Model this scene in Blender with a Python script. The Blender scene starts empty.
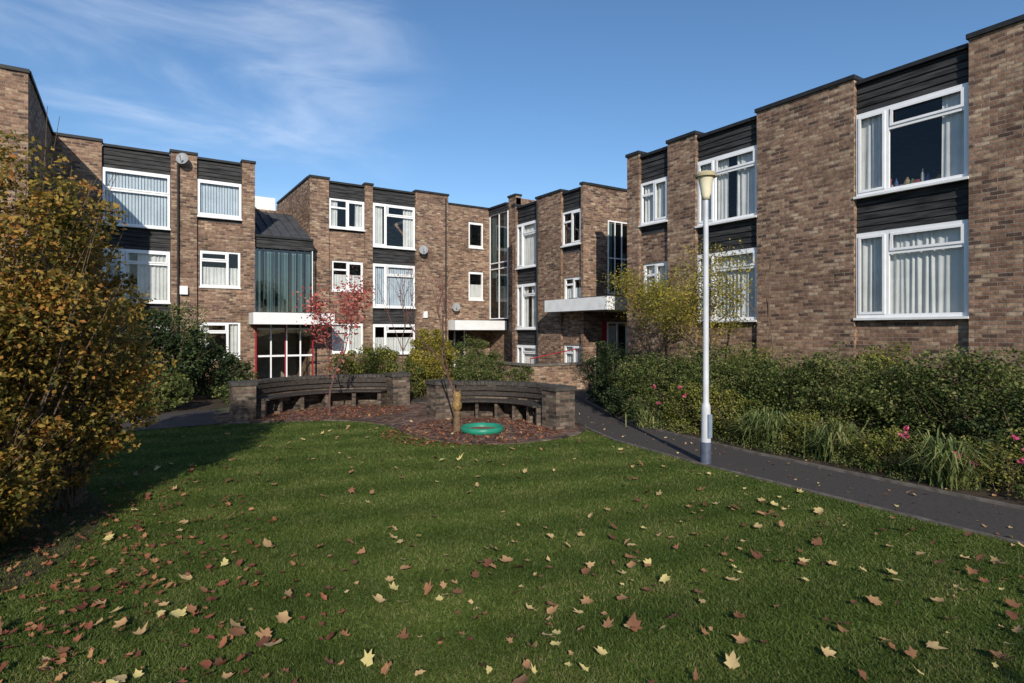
import bpy, math, random
import numpy as np
from mathutils import Vector
random.seed(4); rng=np.random.default_rng(7)
D=bpy.data
sc=bpy.context.scene
# ---------------------------------------------------------------- materials
def newmat(name):
    m=D.materials.new(name); m.use_nodes=True
    nt=m.node_tree; nt.nodes.clear()
    out=nt.nodes.new('ShaderNodeOutputMaterial')
    return m,nt,out
def N(nt,t,**kw):
    n=nt.nodes.new(t)
    for k,v in kw.items(): setattr(n,k,v)
    return n
def ramp(nt,stops,interp='LINEAR'):
    r=N(nt,'ShaderNodeValToRGB'); cr=r.color_ramp; cr.interpolation=interp
    while len(cr.elements)<len(stops): cr.elements.new(0.5)
    for e,(p,c) in zip(cr.elements,stops):
        e.position=p; e.color=(c[0],c[1],c[2],1)
    return r
def simple(name,col,rough=.6,var=.15,scale=6,bump=0,spec=.3,metal=0,stretch=None):
    m,nt,out=newmat(name); L=nt.links
    b=N(nt,'ShaderNodeBsdfPrincipled'); b.inputs['Roughness'].default_value=rough
    b.inputs['Specular IOR Level'].default_value=spec; b.inputs['Metallic'].default_value=metal
    g=N(nt,'ShaderNodeNewGeometry'); no=N(nt,'ShaderNodeTexNoise'); no.inputs['Scale'].default_value=scale; no.inputs['Detail'].default_value=6
    if stretch:
        mp=N(nt,'ShaderNodeMapping'); mp.inputs['Scale'].default_value=stretch; L.new(g.outputs['Position'],mp.inputs[0]); L.new(mp.outputs[0],no.inputs['Vector'])
    else: L.new(g.outputs['Position'],no.inputs['Vector'])
    r=ramp(nt,[(.3,[c*(1-var) for c in col]),(.7,[min(1,c*(1+var)) for c in col])])
    L.new(no.outputs['Fac'],r.inputs[0]); L.new(r.outputs[0],b.inputs['Base Color'])
    if bump:
        bp=N(nt,'ShaderNodeBump'); bp.inputs['Strength'].default_value=bump; bp.inputs['Distance'].default_value=.02
        L.new(no.outputs['Fac'],bp.inputs['Height']); L.new(bp.outputs[0],b.inputs['Normal'])
    L.new(b.outputs[0],out.inputs[0]); return m
def brickmat(name,stops,mortar,bw=.235,rh=.078,flat=False,patch=.35,ms=.011):
    m,nt,out=newmat(name); L=nt.links
    g=N(nt,'ShaderNodeNewGeometry'); sp=N(nt,'ShaderNodeSeparateXYZ'); L.new(g.outputs['Position'],sp.inputs[0])
    cb=N(nt,'ShaderNodeCombineXYZ')
    if flat:
        L.new(sp.outputs[0],cb.inputs[0]); L.new(sp.outputs[1],cb.inputs[1])
    else:
        sn=N(nt,'ShaderNodeSeparateXYZ'); L.new(g.outputs['True Normal'],sn.inputs[0])
        ab=N(nt,'ShaderNodeMath',operation='ABSOLUTE'); L.new(sn.outputs[0],ab.inputs[0])
        gt=N(nt,'ShaderNodeMath',operation='GREATER_THAN'); gt.inputs[1].default_value=.7; L.new(ab.outputs[0],gt.inputs[0])
        mx=N(nt,'ShaderNodeMix'); L.new(gt.outputs[0],mx.inputs[0]); L.new(sp.outputs[0],mx.inputs[2]); L.new(sp.outputs[1],mx.inputs[3])
        L.new(mx.outputs[0],cb.inputs[0]); L.new(sp.outputs[2],cb.inputs[1])
    br=N(nt,'ShaderNodeTexBrick'); L.new(cb.outputs[0],br.inputs['Vector'])
    br.inputs['Scale'].default_value=1; br.inputs['Brick Width'].default_value=bw; br.inputs['Row Height'].default_value=rh
    br.inputs['Mortar Size'].default_value=ms; br.inputs['Mortar Smooth'].default_value=.3; br.inputs['Bias'].default_value=0
    br.inputs['Color1'].default_value=(0,0,0,1); br.inputs['Color2'].default_value=(1,1,1,1); br.inputs['Mortar'].default_value=(.5,.5,.5,1)
    r=ramp(nt,stops); L.new(br.outputs['Color'],r.inputs[0])
    m1=N(nt,'ShaderNodeMix',data_type='RGBA'); L.new(br.outputs['Fac'],m1.inputs[0]); L.new(r.outputs[0],m1.inputs[6]); m1.inputs[7].default_value=(*mortar,1)
    no=N(nt,'ShaderNodeTexNoise'); no.inputs['Scale'].default_value=.9; no.inputs['Detail'].default_value=8; no.inputs['Roughness'].default_value=.65; L.new(g.outputs['Position'],no.inputs['Vector'])
    n2=N(nt,'ShaderNodeTexNoise'); n2.inputs['Scale'].default_value=9; n2.inputs['Detail'].default_value=5; n2.inputs['Roughness'].default_value=.7; L.new(g.outputs['Position'],n2.inputs['Vector'])
    r2=ramp(nt,[(.3,[1-patch,(1-patch)*.97,(1-patch)*.95]),(.5,(1,1,1)),(.7,[1+patch*.4,1+patch*.3,1+patch*.2])]); L.new(no.outputs['Fac'],r2.inputs[0])
    r3=ramp(nt,[(.35,[.68]*3),(.65,[1.28]*3)]); L.new(n2.outputs['Fac'],r3.inputs[0])
    m2=N(nt,'ShaderNodeMix',data_type='RGBA',blend_type='MULTIPLY'); m2.inputs[0].default_value=1; L.new(m1.outputs[2],m2.inputs[6]); L.new(r2.outputs[0],m2.inputs[7])
    m3=N(nt,'ShaderNodeMix',data_type='RGBA',blend_type='MULTIPLY'); m3.inputs[0].default_value=1; L.new(m2.outputs[2],m3.inputs[6]); L.new(r3.outputs[0],m3.inputs[7])
    b=N(nt,'ShaderNodeBsdfPrincipled'); b.inputs['Roughness'].default_value=.9; b.inputs['Specular IOR Level'].default_value=.15
    L.new(m3.outputs[2],b.inputs['Base Color'])
    ad=N(nt,'ShaderNodeMath',operation='MULTIPLY_ADD'); L.new(br.outputs['Fac'],ad.inputs[0]); ad.inputs[1].default_value=-1; L.new(n2.outputs['Fac'],ad.inputs[2])
    bp=N(nt,'ShaderNodeBump'); bp.inputs['Strength'].default_value=.8; bp.inputs['Distance'].default_value=.016; L.new(ad.outputs[0],bp.inputs['Height']); L.new(bp.outputs[0],b.inputs['Normal'])
    L.new(b.outputs[0],out.inputs[0]); return m
def stripes(nt):
    """mowing stripes: alternate lighter/darker swathes, returns a colour factor socket"""
    L=nt.links; g=N(nt,'ShaderNodeNewGeometry'); dt=N(nt,'ShaderNodeVectorMath',operation='DOT_PRODUCT'); dt.inputs[1].default_value=(.28,.96,0); L.new(g.outputs['Position'],dt.inputs[0])
    no=N(nt,'ShaderNodeTexNoise'); no.inputs['Scale'].default_value=.7; L.new(g.outputs['Position'],no.inputs['Vector'])
    a=N(nt,'ShaderNodeMath',operation='MULTIPLY_ADD'); a.inputs[1].default_value=1.2; L.new(no.outputs['Fac'],a.inputs[0])
    k=N(nt,'ShaderNodeMath',operation='MULTIPLY'); k.inputs[1].default_value=6.3; L.new(dt.outputs['Value'],k.inputs[0]); L.new(k.outputs[0],a.inputs[2])
    s=N(nt,'ShaderNodeMath',operation='SINE'); L.new(a.outputs[0],s.inputs[0])
    m=N(nt,'ShaderNodeMath',operation='MULTIPLY_ADD'); m.inputs[1].default_value=.5; m.inputs[2].default_value=.5; L.new(s.outputs[0],m.inputs[0])
    r=ramp(nt,[(.25,(.87,.89,.87)),(.75,(1.11,1.09,1.08))]); L.new(m.outputs[0],r.inputs[0]); return r.outputs[0]
def leafmat(name,stops,transl=.35,rough=.6,stripe=False):
    m,nt,out=newmat(name); L=nt.links
    g=N(nt,'ShaderNodeNewGeometry'); r=ramp(nt,stops); 
    no=N(nt,'ShaderNodeTexNoise'); no.inputs['Scale'].default_value=1.6; no.inputs['Detail'].default_value=3; L.new(g.outputs['Position'],no.inputs['Vector'])
    ma=N(nt,'ShaderNodeMath',operation='MULTIPLY_ADD'); L.new(no.outputs['Fac'],ma.inputs[0]); ma.inputs[1].default_value=1.5; ma.inputs[2].default_value=-.75
    md=N(nt,'ShaderNodeMath',operation='ADD',use_clamp=True); L.new(g.outputs['Random Per Island'],md.inputs[0]); L.new(ma.outputs[0],md.inputs[1])
    L.new(md.outputs[0],r.inputs[0]); col=r.outputs[0]
    if stripe:
        mm=N(nt,'ShaderNodeMix',data_type='RGBA',blend_type='MULTIPLY'); mm.inputs[0].default_value=1; L.new(col,mm.inputs[6]); L.new(stripes(nt),mm.inputs[7]); col=mm.outputs[2]
    d=N(nt,'ShaderNodeBsdfPrincipled'); d.inputs['Roughness'].default_value=rough; d.inputs['Specular IOR Level'].default_value=.25; L.new(col,d.inputs['Base Color'])
    t=N(nt,'ShaderNodeBsdfTranslucent'); L.new(col,t.inputs[0])
    mx=N(nt,'ShaderNodeMixShader'); mx.inputs[0].default_value=transl; L.new(d.outputs[0],mx.inputs[1]); L.new(t.outputs[0],mx.inputs[2])
    L.new(mx.outputs[0],out.inputs[0]); return m
def glassmat(name,tint=(.95,.97,.97),base=.05):
    m,nt,out=newmat(name); L=nt.links
    f=N(nt,'ShaderNodeLayerWeight'); f.inputs[0].default_value=.5
    p=N(nt,'ShaderNodeMath',operation='POWER'); p.inputs[1].default_value=4.5; L.new(f.outputs['Facing'],p.inputs[0])
    a=N(nt,'ShaderNodeMath',operation='MULTIPLY_ADD',use_clamp=True); a.inputs[1].default_value=.9; a.inputs[2].default_value=base; L.new(p.outputs[0],a.inputs[0])
    t=N(nt,'ShaderNodeBsdfTransparent'); t.inputs[0].default_value=(*tint,1)
    gl=N(nt,'ShaderNodeBsdfGlossy'); gl.inputs['Roughness'].default_value=.03
    g=N(nt,'ShaderNodeNewGeometry'); no=N(nt,'ShaderNodeTexNoise'); no.inputs['Scale'].default_value=1.5; L.new(g.outputs['Position'],no.inputs['Vector'])
    bp=N(nt,'ShaderNodeBump'); bp.inputs['Strength'].default_value=.08; bp.inputs['Distance'].default_value=.05; L.new(no.outputs['Fac'],bp.inputs['Height']); L.new(bp.outputs[0],gl.inputs['Normal'])
    mx=N(nt,'ShaderNodeMixShader'); L.new(a.outputs[0],mx.inputs[0]); L.new(t.outputs[0],mx.inputs[1]); L.new(gl.outputs[0],mx.inputs[2])
    L.new(mx.outputs[0],out.inputs[0]); return m
def curtainmat(name,col,tr=.3):
    m,nt,out=newmat(name); L=nt.links
    d=N(nt,'ShaderNodeBsdfDiffuse'); t=N(nt,'ShaderNodeBsdfTranslucent')
    g=N(nt,'ShaderNodeNewGeometry'); no=N(nt,'ShaderNodeTexNoise'); no.inputs['Scale'].default_value=3; no.inputs['Detail'].default_value=4; L.new(g.outputs['Position'],no.inputs['Vector'])
    r=ramp(nt,[(.35,[c*.85 for c in col]),(.65,col)]); L.new(no.outputs['Fac'],r.inputs[0]); L.new(r.outputs[0],d.inputs[0]); L.new(r.outputs[0],t.inputs[0])
    mx=N(nt,'ShaderNodeMixShader'); mx.inputs[0].default_value=tr; L.new(d.outputs[0],mx.inputs[1]); L.new(t.outputs[0],mx.inputs[2]); L.new(mx.outputs[0],out.inputs[0]); return m
BR=brickmat('brick_wall',[(0,(.085,.055,.045)),(.15,(.155,.088,.063)),(.4,(.22,.128,.088)),(.65,(.28,.172,.117)),(.85,(.335,.225,.15)),(1,(.40,.30,.215))],(.235,.195,.155),patch=.42)
BRP=brickmat('brick_bench',[(0,(.04,.035,.03)),(.3,(.085,.06,.048)),(.7,(.14,.10,.075)),(1,(.2,.16,.125))],(.11,.10,.085),patch=.5)
PAV=brickmat('brick_paving',[(0,(.08,.045,.035)),(.3,(.13,.07,.055)),(.7,(.19,.115,.085)),(1,(.25,.17,.125))],(.10,.08,.065),bw=.215,rh=.11,flat=True,patch=.5)
CLAD=simple('black_timber',(.03,.03,.031),.75,.8,scale=2,bump=.3,stretch=(1,1,9))
COP=simple('black_coping',(.02,.021,.023),.6,.3)
WH=simple('white_upvc',(.8,.81,.82),.35,.04)
WHP=simple('white_painted_board',(.74,.75,.75),.55,.08,scale=3)
CUR=curtainmat('net_curtain',(.84,.84,.82))
CURB=curtainmat('blue_grey_blind',(.58,.66,.74),.15)
ROOM=simple('room_wall',(.25,.22,.18),.9,.2)
GL=glassmat('window_glass'); GLG=glassmat('stair_glass',(.36,.45,.43),.1)
RED=simple('red_door_paint',(.3,.02,.03),.4,.1)
LEAD=simple('dark_roof_felt',(.055,.058,.065),.8,.3,scale=3)
ASPH=simple('tarmac_path',(.058,.05,.047),.95,.3,scale=40,bump=.15)
CONC=simple('concrete_edging',(.13,.115,.10),.9,.4,scale=8,bump=.3)
SOIL=simple('soil',(.05,.036,.024),1,.5,scale=9,bump=.8)
GRD=simple('rough_ground',(.07,.075,.04),1,.4,scale=2,bump=.3)
BARK=simple('bark',(.12,.085,.06),.9,.4,scale=25,bump=.5)
BARKR=simple('red_bark',(.11,.06,.05),.8,.3,scale=25)
WOOD=simple('weathered_wood',(.045,.037,.032),.8,.4,scale=18,bump=.3)
STEEL=simple('grey_steel',(.25,.26,.27),.5,.1)
def lawnmat():
    m,nt,out=newmat('lawn_grass'); L=nt.links
    g=N(nt,'ShaderNodeNewGeometry')
    a=N(nt,'ShaderNodeTexNoise'); a.inputs['Scale'].default_value=.8; a.inputs['Detail'].default_value=7; a.inputs['Roughness'].default_value=.65; L.new(g.outputs['Position'],a.inputs['Vector'])
    b_=N(nt,'ShaderNodeTexNoise'); b_.inputs['Scale'].default_value=55; b_.inputs['Detail'].default_value=6; L.new(g.outputs['Position'],b_.inputs['Vector'])
    r=ramp(nt,[(.25,(.055,.088,.017)),(.5,(.085,.125,.024)),(.75,(.13,.155,.037))]); L.new(a.outputs['Fac'],r.inputs[0])
    r2=ramp(nt,[(.3,(.5,.5,.5)),(.7,(1.4,1.4,1.3))]); L.new(b_.outputs['Fac'],r2.inputs[0])
    mx=N(nt,'ShaderNodeMix',data_type='RGBA',blend_type='MULTIPLY'); mx.inputs[0].default_value=1; L.new(r.outputs[0],mx.inputs[6]); L.new(r2.outputs[0],mx.inputs[7])
    m2=N(nt,'ShaderNodeMix',data_type='RGBA',blend_type='MULTIPLY'); m2.inputs[0].default_value=1; L.new(mx.outputs[2],m2.inputs[6]); L.new(stripes(nt),m2.inputs[7])
    b=N(nt,'ShaderNodeBsdfPrincipled'); b.inputs['Roughness'].default_value=.9; b.inputs['Specular IOR Level'].default_value=.1; L.new(m2.outputs[2],b.inputs['Base Color'])
    bp=N(nt,'ShaderNodeBump'); bp.inputs['Strength'].default_value=.8; bp.inputs['Distance'].default_value=.03; L.new(b_.outputs['Fac'],bp.inputs['Height']); L.new(bp.outputs[0],b.inputs['Normal'])
    L.new(b.outputs[0],out.inputs[0]); return m
LAWN=lawnmat()
BLADE=leafmat('grass_blades',[(0,(.055,.088,.016)),(.5,(.09,.13,.026)),(.85,(.135,.17,.042)),(1,(.2,.19,.075))],.35,stripe=True)
# ---------------------------------------------------------------- mesh helpers
def empty(name,loc=(0,0,0)):
    e=D.objects.new(name,None); e.location=loc; e.empty_display_size=.3; sc.collection.objects.link(e); return e
def mk(name,V,F,mat,parent=None,smooth=False):
    me=D.meshes.new(name); me.from_pydata([tuple(v) for v in V],[],F); me.materials.append(mat)
    if smooth: me.polygons.foreach_set('use_smooth',[True]*len(me.polygons))
    o=D.objects.new(name,me); sc.collection.objects.link(o)
    if parent: 
        o.parent=parent; o.location=-Vector(parent.location)
    return o
def mknp(name,V,F,mat,parent=None):
    me=D.meshes.new(name); k=F.shape[1]
    me.vertices.add(len(V)); me.vertices.foreach_set('co',V.astype(np.float32).ravel())
    me.loops.add(F.size); me.loops.foreach_set('vertex_index',F.astype(np.int32).ravel())
    me.polygons.add(len(F)); me.polygons.foreach_set('loop_start',np.arange(0,F.size,k,dtype=np.int32)); me.polygons.foreach_set('loop_total',np.full(len(F),k,dtype=np.int32))
    me.update(calc_edges=True); me.materials.append(mat)
    o=D.objects.new(name,me); sc.collection.objects.link(o)
    if parent: o.parent=parent; o.location=-Vector(parent.location)
    return o
class Part:
    def __init__(s,name,mat): s.n=name; s.m=mat; s.V=[]; s.F=[]; s.sm=False
    def box(s,x0,x1,y0,y1,z0,z1):
        i=len(s.V)
        s.V+=[(x0,y0,z0),(x1,y0,z0),(x1,y1,z0),(x0,y1,z0),(x0,y0,z1),(x1,y0,z1),(x1,y1,z1),(x0,y1,z1)]
        s.F+=[(i,i+3,i+2,i+1),(i+4,i+5,i+6,i+7),(i,i+1,i+5,i+4),(i+1,i+2,i+6,i+5),(i+2,i+3,i+7,i+6),(i+3,i,i+4,i+7)]
    def poly(s,vs,fs):
        i=len(s.V); s.V+=vs; s.F+=[tuple(i+k for k in f) for f in fs]
    def make(s,parent=None):
        if s.V: return mk(s.n,s.V,s.F,s.m,parent,s.sm)
def tube(part,pts,rads,sides=7):
    rings=[]
    for k,p in enumerate(pts):
        p=Vector(p); a=Vector(pts[max(0,k-1)]); b=Vector(pts[min(len(pts)-1,k+1)]); d=(b-a).normalized()
        u=d.cross(Vector((0,0,1))); 
        if u.length<.05: u=Vector((1,0,0))
        u.normalize(); w=d.cross(u); i=len(part.V)
        for s_ in range(sides):
            an=2*math.pi*s_/sides; part.V.append(tuple(p+(u*math.cos(an)+w*math.sin(an))*rads[k]))
        rings.append(i)
    for a,b in zip(rings,rings[1:]):
        for s_ in range(sides):
            t=(s_+1)%sides; part.F.append((a+s_,a+t,b+t,b+s_))
    part.F.append(tuple(rings[-1]+s_ for s_ in range(sides)))
def lathe(part,prof,c,sides=24):
    i=len(part.V)
    for r,z in prof:
        for s_ in range(sides):
            an=2*math.pi*s_/sides; part.V.append((c[0]+r*math.cos(an),c[1]+r*math.sin(an),c[2]+z))
    for k in range(len(prof)-1):
        for s_ in range(sides):
            t=(s_+1)%sides; part.F.append((i+k*sides+s_,i+k*sides+t,i+(k+1)*sides+t,i+(k+1)*sides+s_))
# ---------------------------------------------------------------- facades
class Block:
    def __init__(s,name):
        s.e=empty(name)
        P=lambda n,m:Part(n,m)
        s.brick=P('brick_walls',BR); s.clad=P('timber_cladding',CLAD); s.cop=P('coping',COP); s.fr=P('window_frames',WH)
        s.gl=P('window_glass',GL); s.cur=P('curtains',CUR); s.bl=P('blinds',CURB); s.room=P('floors_and_roof',ROOM); s.sill=P('sills',WHP)
        s.canopy=P('canopy',WHP); s.sg=P('stair_glass',GLG); s.red=P('red_door_frame',RED); s.lead=P('felt_roof',LEAD); s.dk=P('dark_trim',COP)
    def done(s):
        for p in (s.brick,s.clad,s.cop,s.fr,s.gl,s.cur,s.bl,s.room,s.sill,s.canopy,s.sg,s.red,s.lead,s.dk): p.make(s.e)
class Facade:
    def __init__(s,b,o,f): s.b=b; s.o=o; s.f=f
    def bx(s,p,u0,u1,w0,w1,z0,z1):
        if s.o=='S': p.box(u0,u1,s.f-w1,s.f-w0,z0,z1)
        else: p.box(s.f-w1,s.f-w0,u0,u1,z0,z1)
    def pane(s,p,u0,u1,w,z0,z1): p.poly([s.pt(u0,w,z0),s.pt(u1,w,z0),s.pt(u1,w,z1),s.pt(u0,w,z1)],[(0,1,2,3)])
    def pt(s,u,w,z): return (u,s.f-w,z) if s.o=='S' else (s.f-w,u,z)
    def win(s,u0,u1,z0,z1,w=0,style='L',cur='net',g=None):
        b=s.b; fr=.075; ft=.06; wa=w-.1; flip=(s.o=='W')
        B=lambda a,c,e,f_,p=b.fr,x0=wa,x1=wa+ft:s.bx(p,a,c,x0,x1,e,f_)
        B(u0,u1,z0,z0+fr);B(u0,u1,z1-fr,z1);B(u0,u0+fr,z0+fr,z1-fr);B(u1-fr,u1,z0+fr,z1-fr)
        W=u1-u0;H=z1-z0
        def U(t): return u0+W*((1-t) if flip else t)
        def hb(a,c,z):
            a,c=sorted((U(a),U(c))); B(a+.02,c-.02,z-.035,z+.035,x0=wa+.004,x1=wa+ft-.004)
        def vb(t,za,zb):
            x=U(t); B(x-.04,x+.04,za,zb)
        def sash(a,c,za,zb):
            a,c=sorted((U(a),U(c))); a+=.03;c-=.03; q=.05
            for (aa,cc,ee,ff) in ((a,c,za,za+q),(a,c,zb-q,zb),(a,a+q,za+q,zb-q),(c-q,c,za+q,zb-q)):
                B(aa,cc,ee,ff,x0=wa+ft,x1=wa+ft+.018)
        zi0,zi1=z0+fr,z1-fr
        if style=='L':
            vb(.3,zi0,zi1); zt=z0+H*.74; hb(.3,.99,zt); sash(.32,.98,zt+.03,zi1); sash(.01,.3,zi0,zi1)
        elif style=='R':
            vb(.68,zi0,zi1); zt=z0+H*.72; hb(.01,.68,zt); sash(.01,.68,zt+.03,zi1)
        elif style=='T':
            vb(.5,zi0,zi1); zt=z0+H*.7; hb(.01,.5,zt); sash(.5,.99,zi0,zi1)
        elif style=='S':
            sash(.0,1,zi0,zi1)
        elif style=='3':
            hb(.01,.99,z0+H*.62); sash(.0,1,z0+H*.64,zi1)
        s.pane(b.gl,u0+fr,u1-fr,wa+.02,zi0,zi1)
        s.bx(b.sill,u0-.02,u1+.02,w-.04,w+.05,z0-.05,z0-.002)
        wc=wa-.055
        def fold(p,a,c,za,zb,amp=.017,per=.12):
            n=max(4,int((c-a)/per*7)); i=len(p.V); ph0=u0*7.3
            for k in range(n+1):
                u=a+(c-a)*k/n; ph=2*math.pi*(u-a)/per+ph0
                w_=wc+amp*math.sin(ph+1.6*math.sin(u*4.1+ph0)+.8*math.sin(u*11))*(1+.5*math.sin(u*7+ph0))
                p.V.append(s.pt(u,w_,za)); p.V.append(s.pt(u+.02*math.sin(u*23+ph0),w_*1.0+.006*math.sin(u*40),zb))
            for k in range(n): p.F.append((i+2*k,i+2*k+2,i+2*k+3,i+2*k+1))
        if cur=='net': fold(b.cur,u0+.02,u1-.02,z0-.05,z1+.02)
        elif cur=='blind':
            n=int(W/.09)
            for k in range(n):
                a=u0+W*k/n; s.bx(b.bl,a,a+.075,wc-.005+.01*(k%2),wc+.01*(k%2),z0,z1)
        elif cur=='sides':
            fold(b.cur,u0+.02,u0+W*.24,z0-.05,z1); fold(b.cur,u1-W*.26,u1-.02,z0-.05,z1)
        elif cur=='gap':
            fold(b.cur,u0+.02,u0+W*.38,z0-.05,z1); fold(b.cur,u1-W*.5,u1-.02,z0-.05,z1)
        elif cur=='half': fold(b.cur,u0+.02,u1-.02,z0-.05,z0+H*.55)
    def brick(s,u0,u1,z1,wins=(),w=0,z0=-.1,cop=True,t=.3):
        us=sorted({u0,u1,*[k for q in wins for k in q[:2]]}); zs=sorted({z0,z1,*[k for q in wins for k in q[2:4]]})
        for a,c in zip(us,us[1:]):
            run=None
            for e,f_ in zip(zs,zs[1:]):
                mu,mz=(a+c)/2,(e+f_)/2
                if any(q[0]<mu<q[1] and q[2]<mz<q[3] for q in wins):
                    if run is not None: s.bx(s.b.brick,a,c,w-t,w,run,e); run=None
                elif run is None: run=e
            if run is not None: s.bx(s.b.brick,a,c,w-t,w,run,z1)
        for q in wins:
            s.win(*q[:4],w=w,style=q[4],cur=q[5])
        if cop: s.bx(s.b.cop,u0-.03,u1+.03,w-t-.05,w+.05,z1,z1+.09)
    def clad(s,u0,u1,z0,z1,w):
        s.bx(s.b.dk,u0,u1,w-.2,w-.04,z0,z1)
        z=z0
        while z<z1-.02:
            zt=min(z+.142,z1)
            p=s.b.clad; i=len(p.V); j=random.uniform(-.006,.006)
            for (u,ww,zz) in ((u0,w-.04,z),(u1,w-.04,z),(u1,w-.005+j,z),(u0,w-.005+j,z),(u0,w-.04,zt-.008),(u1,w-.04,zt-.008),(u1,w-.028+j,zt-.008),(u0,w-.028+j,zt-.008)):
                p.V.append(s.pt(u,ww,zz))
            p.F+=[(i,i+1,i+2,i+3),(i+4,i+5,i+6,i+7),(i+3,i+2,i+6,i+7),(i,i+3,i+7,i+4),(i+1,i+2,i+6,i+5)]
            z+=.15
    def bay(s,u0,u1,z1,wins,w=-.1,brick_below=None,z0=-.1):
        ws=sorted(wins); z=z0
        for q in ws:
            if q[0]>z+.01:
                if brick_below is not None and q[0]<=brick_below: s.bx(s.b.brick,u0,u1,w-.2,w,z,q[0])
                else: s.clad(u0,u1,z,q[0]-.05,w); s.bx(s.b.dk,u0,u1,w-.2,w-.04,q[0]-.05,q[0])
            s.win(u0+.02,u1-.02,q[0],q[1],w=w+.08,style=q[2],cur=q[3]); z=q[1]
            s.bx(s.b.dk,u0,u0+.02,w-.15,w-.02,q[0],q[1]); s.bx(s.b.dk,u1-.02,u1,w-.15,w-.02,q[0],q[1])
        s.clad(u0,u1,z,z1,w)
        s.bx(s.b.cop,u0+.031,u1-.031,w-.3,w+.06,z1,z1+.08)
def slabs(b,x0,x1,y0,y1,zs,zr):
    for z in zs: b.room.box(x0,x1,y0,y1,z,z+.2)
    b.lead.box(x0,x1,y0,y1,zr-.35,zr-.15)

# ---- right block (faces west)
b=Block('brick_apartment_block'); f=Facade(b,'W',13.1); R=7.3
f.brick(-3.0,0.0,R+.12); 
f.bay(0.0,2.0,R,[(2.28,4.09,'L','net'),(4.88,6.65,'L','net')],brick_below=2.3)
f.brick(2.0,4.55,R+.12)
f.bay(4.55,6.62,R,[(2.28,4.09,'L','net'),(4.88,6.65,'L','sides')],brick_below=2.3)
f.brick(6.62,8.96,R+.12)
f.bay(8.96,10.85,R,[(2.28,4.09,'L','net'),(4.88,6.65,'L','gap')],brick_below=2.3)
f.brick(10.85,11.85,R+.12)
f.bay(11.85,13.0,R,[(5.22,6.5,'T','net')],z0=4.9)
f.brick(11.85,13.0,4.9,[(11.95,12.92,2.85,4.05,'T','net')],w=-.1,cop=False,t=.2)
f.brick(13.0,13.5,R+.12)
b.brick.box(13.4,21,13.2,13.5,-.1,R+.1); b.brick.box(13.4,21,-3,-2.7,-.1,R+.1); b.brick.box(20.7,21,-2.7,13.2,-.1,R+.1)
slabs(b,13.42,20.8,-2.7,13.2,(1.85,4.5),R)
IC=[(.25,.06,.06),(.35,.35,.33),(.06,.08,.2),(.2,.1,.1),(.22,.16,.08),(.06,.12,.07)]
imats=[simple('sill_item_paint_%d'%k,c,.7,.4,20) for k,c in enumerate(IC)]
for k in range(13):
    y=5.0+k*.095+random.uniform(-.02,.02); h=random.uniform(.08,.34); r_=random.uniform(.03,.07)
    p=Part('sill_item_%d'%k,imats[(k*5)%6])
    if k%3==0: p.box(13.45,13.52,y-r_,y+r_,4.95,4.95+h)
    else: lathe(p,[(.0,0),(r_*.7,0),(r_,h*.4),(r_*.8,h*.7),(r_*.35,h*.85),(r_*.4,h),(0,h)],(13.5,y,4.95),12)
    p.make(b.e)
p=Part('sill_shelf',WHP); p.box(13.42,13.7,4.6,6.55,4.9,4.945); p.make(b.e)
b.done()
# ---- middle-right block
b=Block('brick_apartment_block'); f=Facade(b,'W',14.1)
f.brick(16.8,16.95,R+.12); 
f.bay(16.95,18.15,R,[(5.28,6.58,'T','none')],z0=5.0)
f.brick(16.95,18.15,5.0,[(17.0,18.1,3.15,4.06,'T','half'),(17.0,18.1,.45,1.47,'T','net')],w=-.1,cop=False,t=.2)
f.brick(18.15,19.8,R+.12)
f.bay(19.8,21.35,R,[(.15,1.4,'L','net'),(2.1,4.0,'L','gap'),(4.7,6.6,'L','net')])
f.brick(21.35,21.6,R+.12)
g=Facade(b,'S',16.8)
g.brick(14.4,16.4,R+.12,[],cop=True); 
g.bx(b.dk,15.3,16.3,.002,.01,3.5,6.1); g.bx(b.bl,15.36,15.5,.012,.02,3.5,6.1); g.bx(b.bl,16.02,16.2,.012,.02,3.5,5.0)
g.pane(b.sg,15.3,16.3,.04,3.5,6.1)
for u in (15.27,15.6,15.95,16.28): g.bx(b.fr,u,u+.03,.02,.07,3.45,6.15)
g.bx(b.fr,15.27,16.32,.025,.065,6.15,6.2); g.bx(b.fr,15.27,16.32,.025,.065,3.4,3.45); g.bx(b.fr,15.31,16.28,.03,.06,4.75,4.8)
g.bx(b.fr,15.2,15.27,.01,.08,0,2.35);g.bx(b.fr,16.2,16.28,.01,.08,0,2.35);g.bx(b.fr,15.27,16.2,.01,.08,2.28,2.35);g.bx(b.fr,15.7,15.76,.01,.08,0,2.28);g.bx(b.fr,15.27,16.2,.012,.078,.0,.25);g.bx(b.fr,15.76,16.2,.012,.078,1.0,1.08)
g.bx(b.cur,15.3,15.68,.004,.01,.3,2.2); g.bx(b.dk,15.76,16.2,.004,.01,.3,2.2)
g.pane(b.gl,15.27,16.2,.03,.25,2.28); g.bx(b.red,15.0,15.2,.01,.06,0,2.35)
b.brick.box(14.4,21,21.3,21.6,-.1,R+.1)
b.brick.box(16.4,21,16.8,17.1,-.1,R+.1)
b.brick.box(20.7,21,13.5,21.3,-.1,R+.1)
b.canopy.box(13.35,17.5,14.7,16.79,2.72,3.16); b.canopy.box(13.35,14.09,16.79,18.2,2.72,3.16)
b.lead.box(13.4,17.5,14.75,16.79,3.165,3.19)
slabs(b,14.42,20.8,17.1,21.3,(1.85,4.5),R); b.done()
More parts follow.
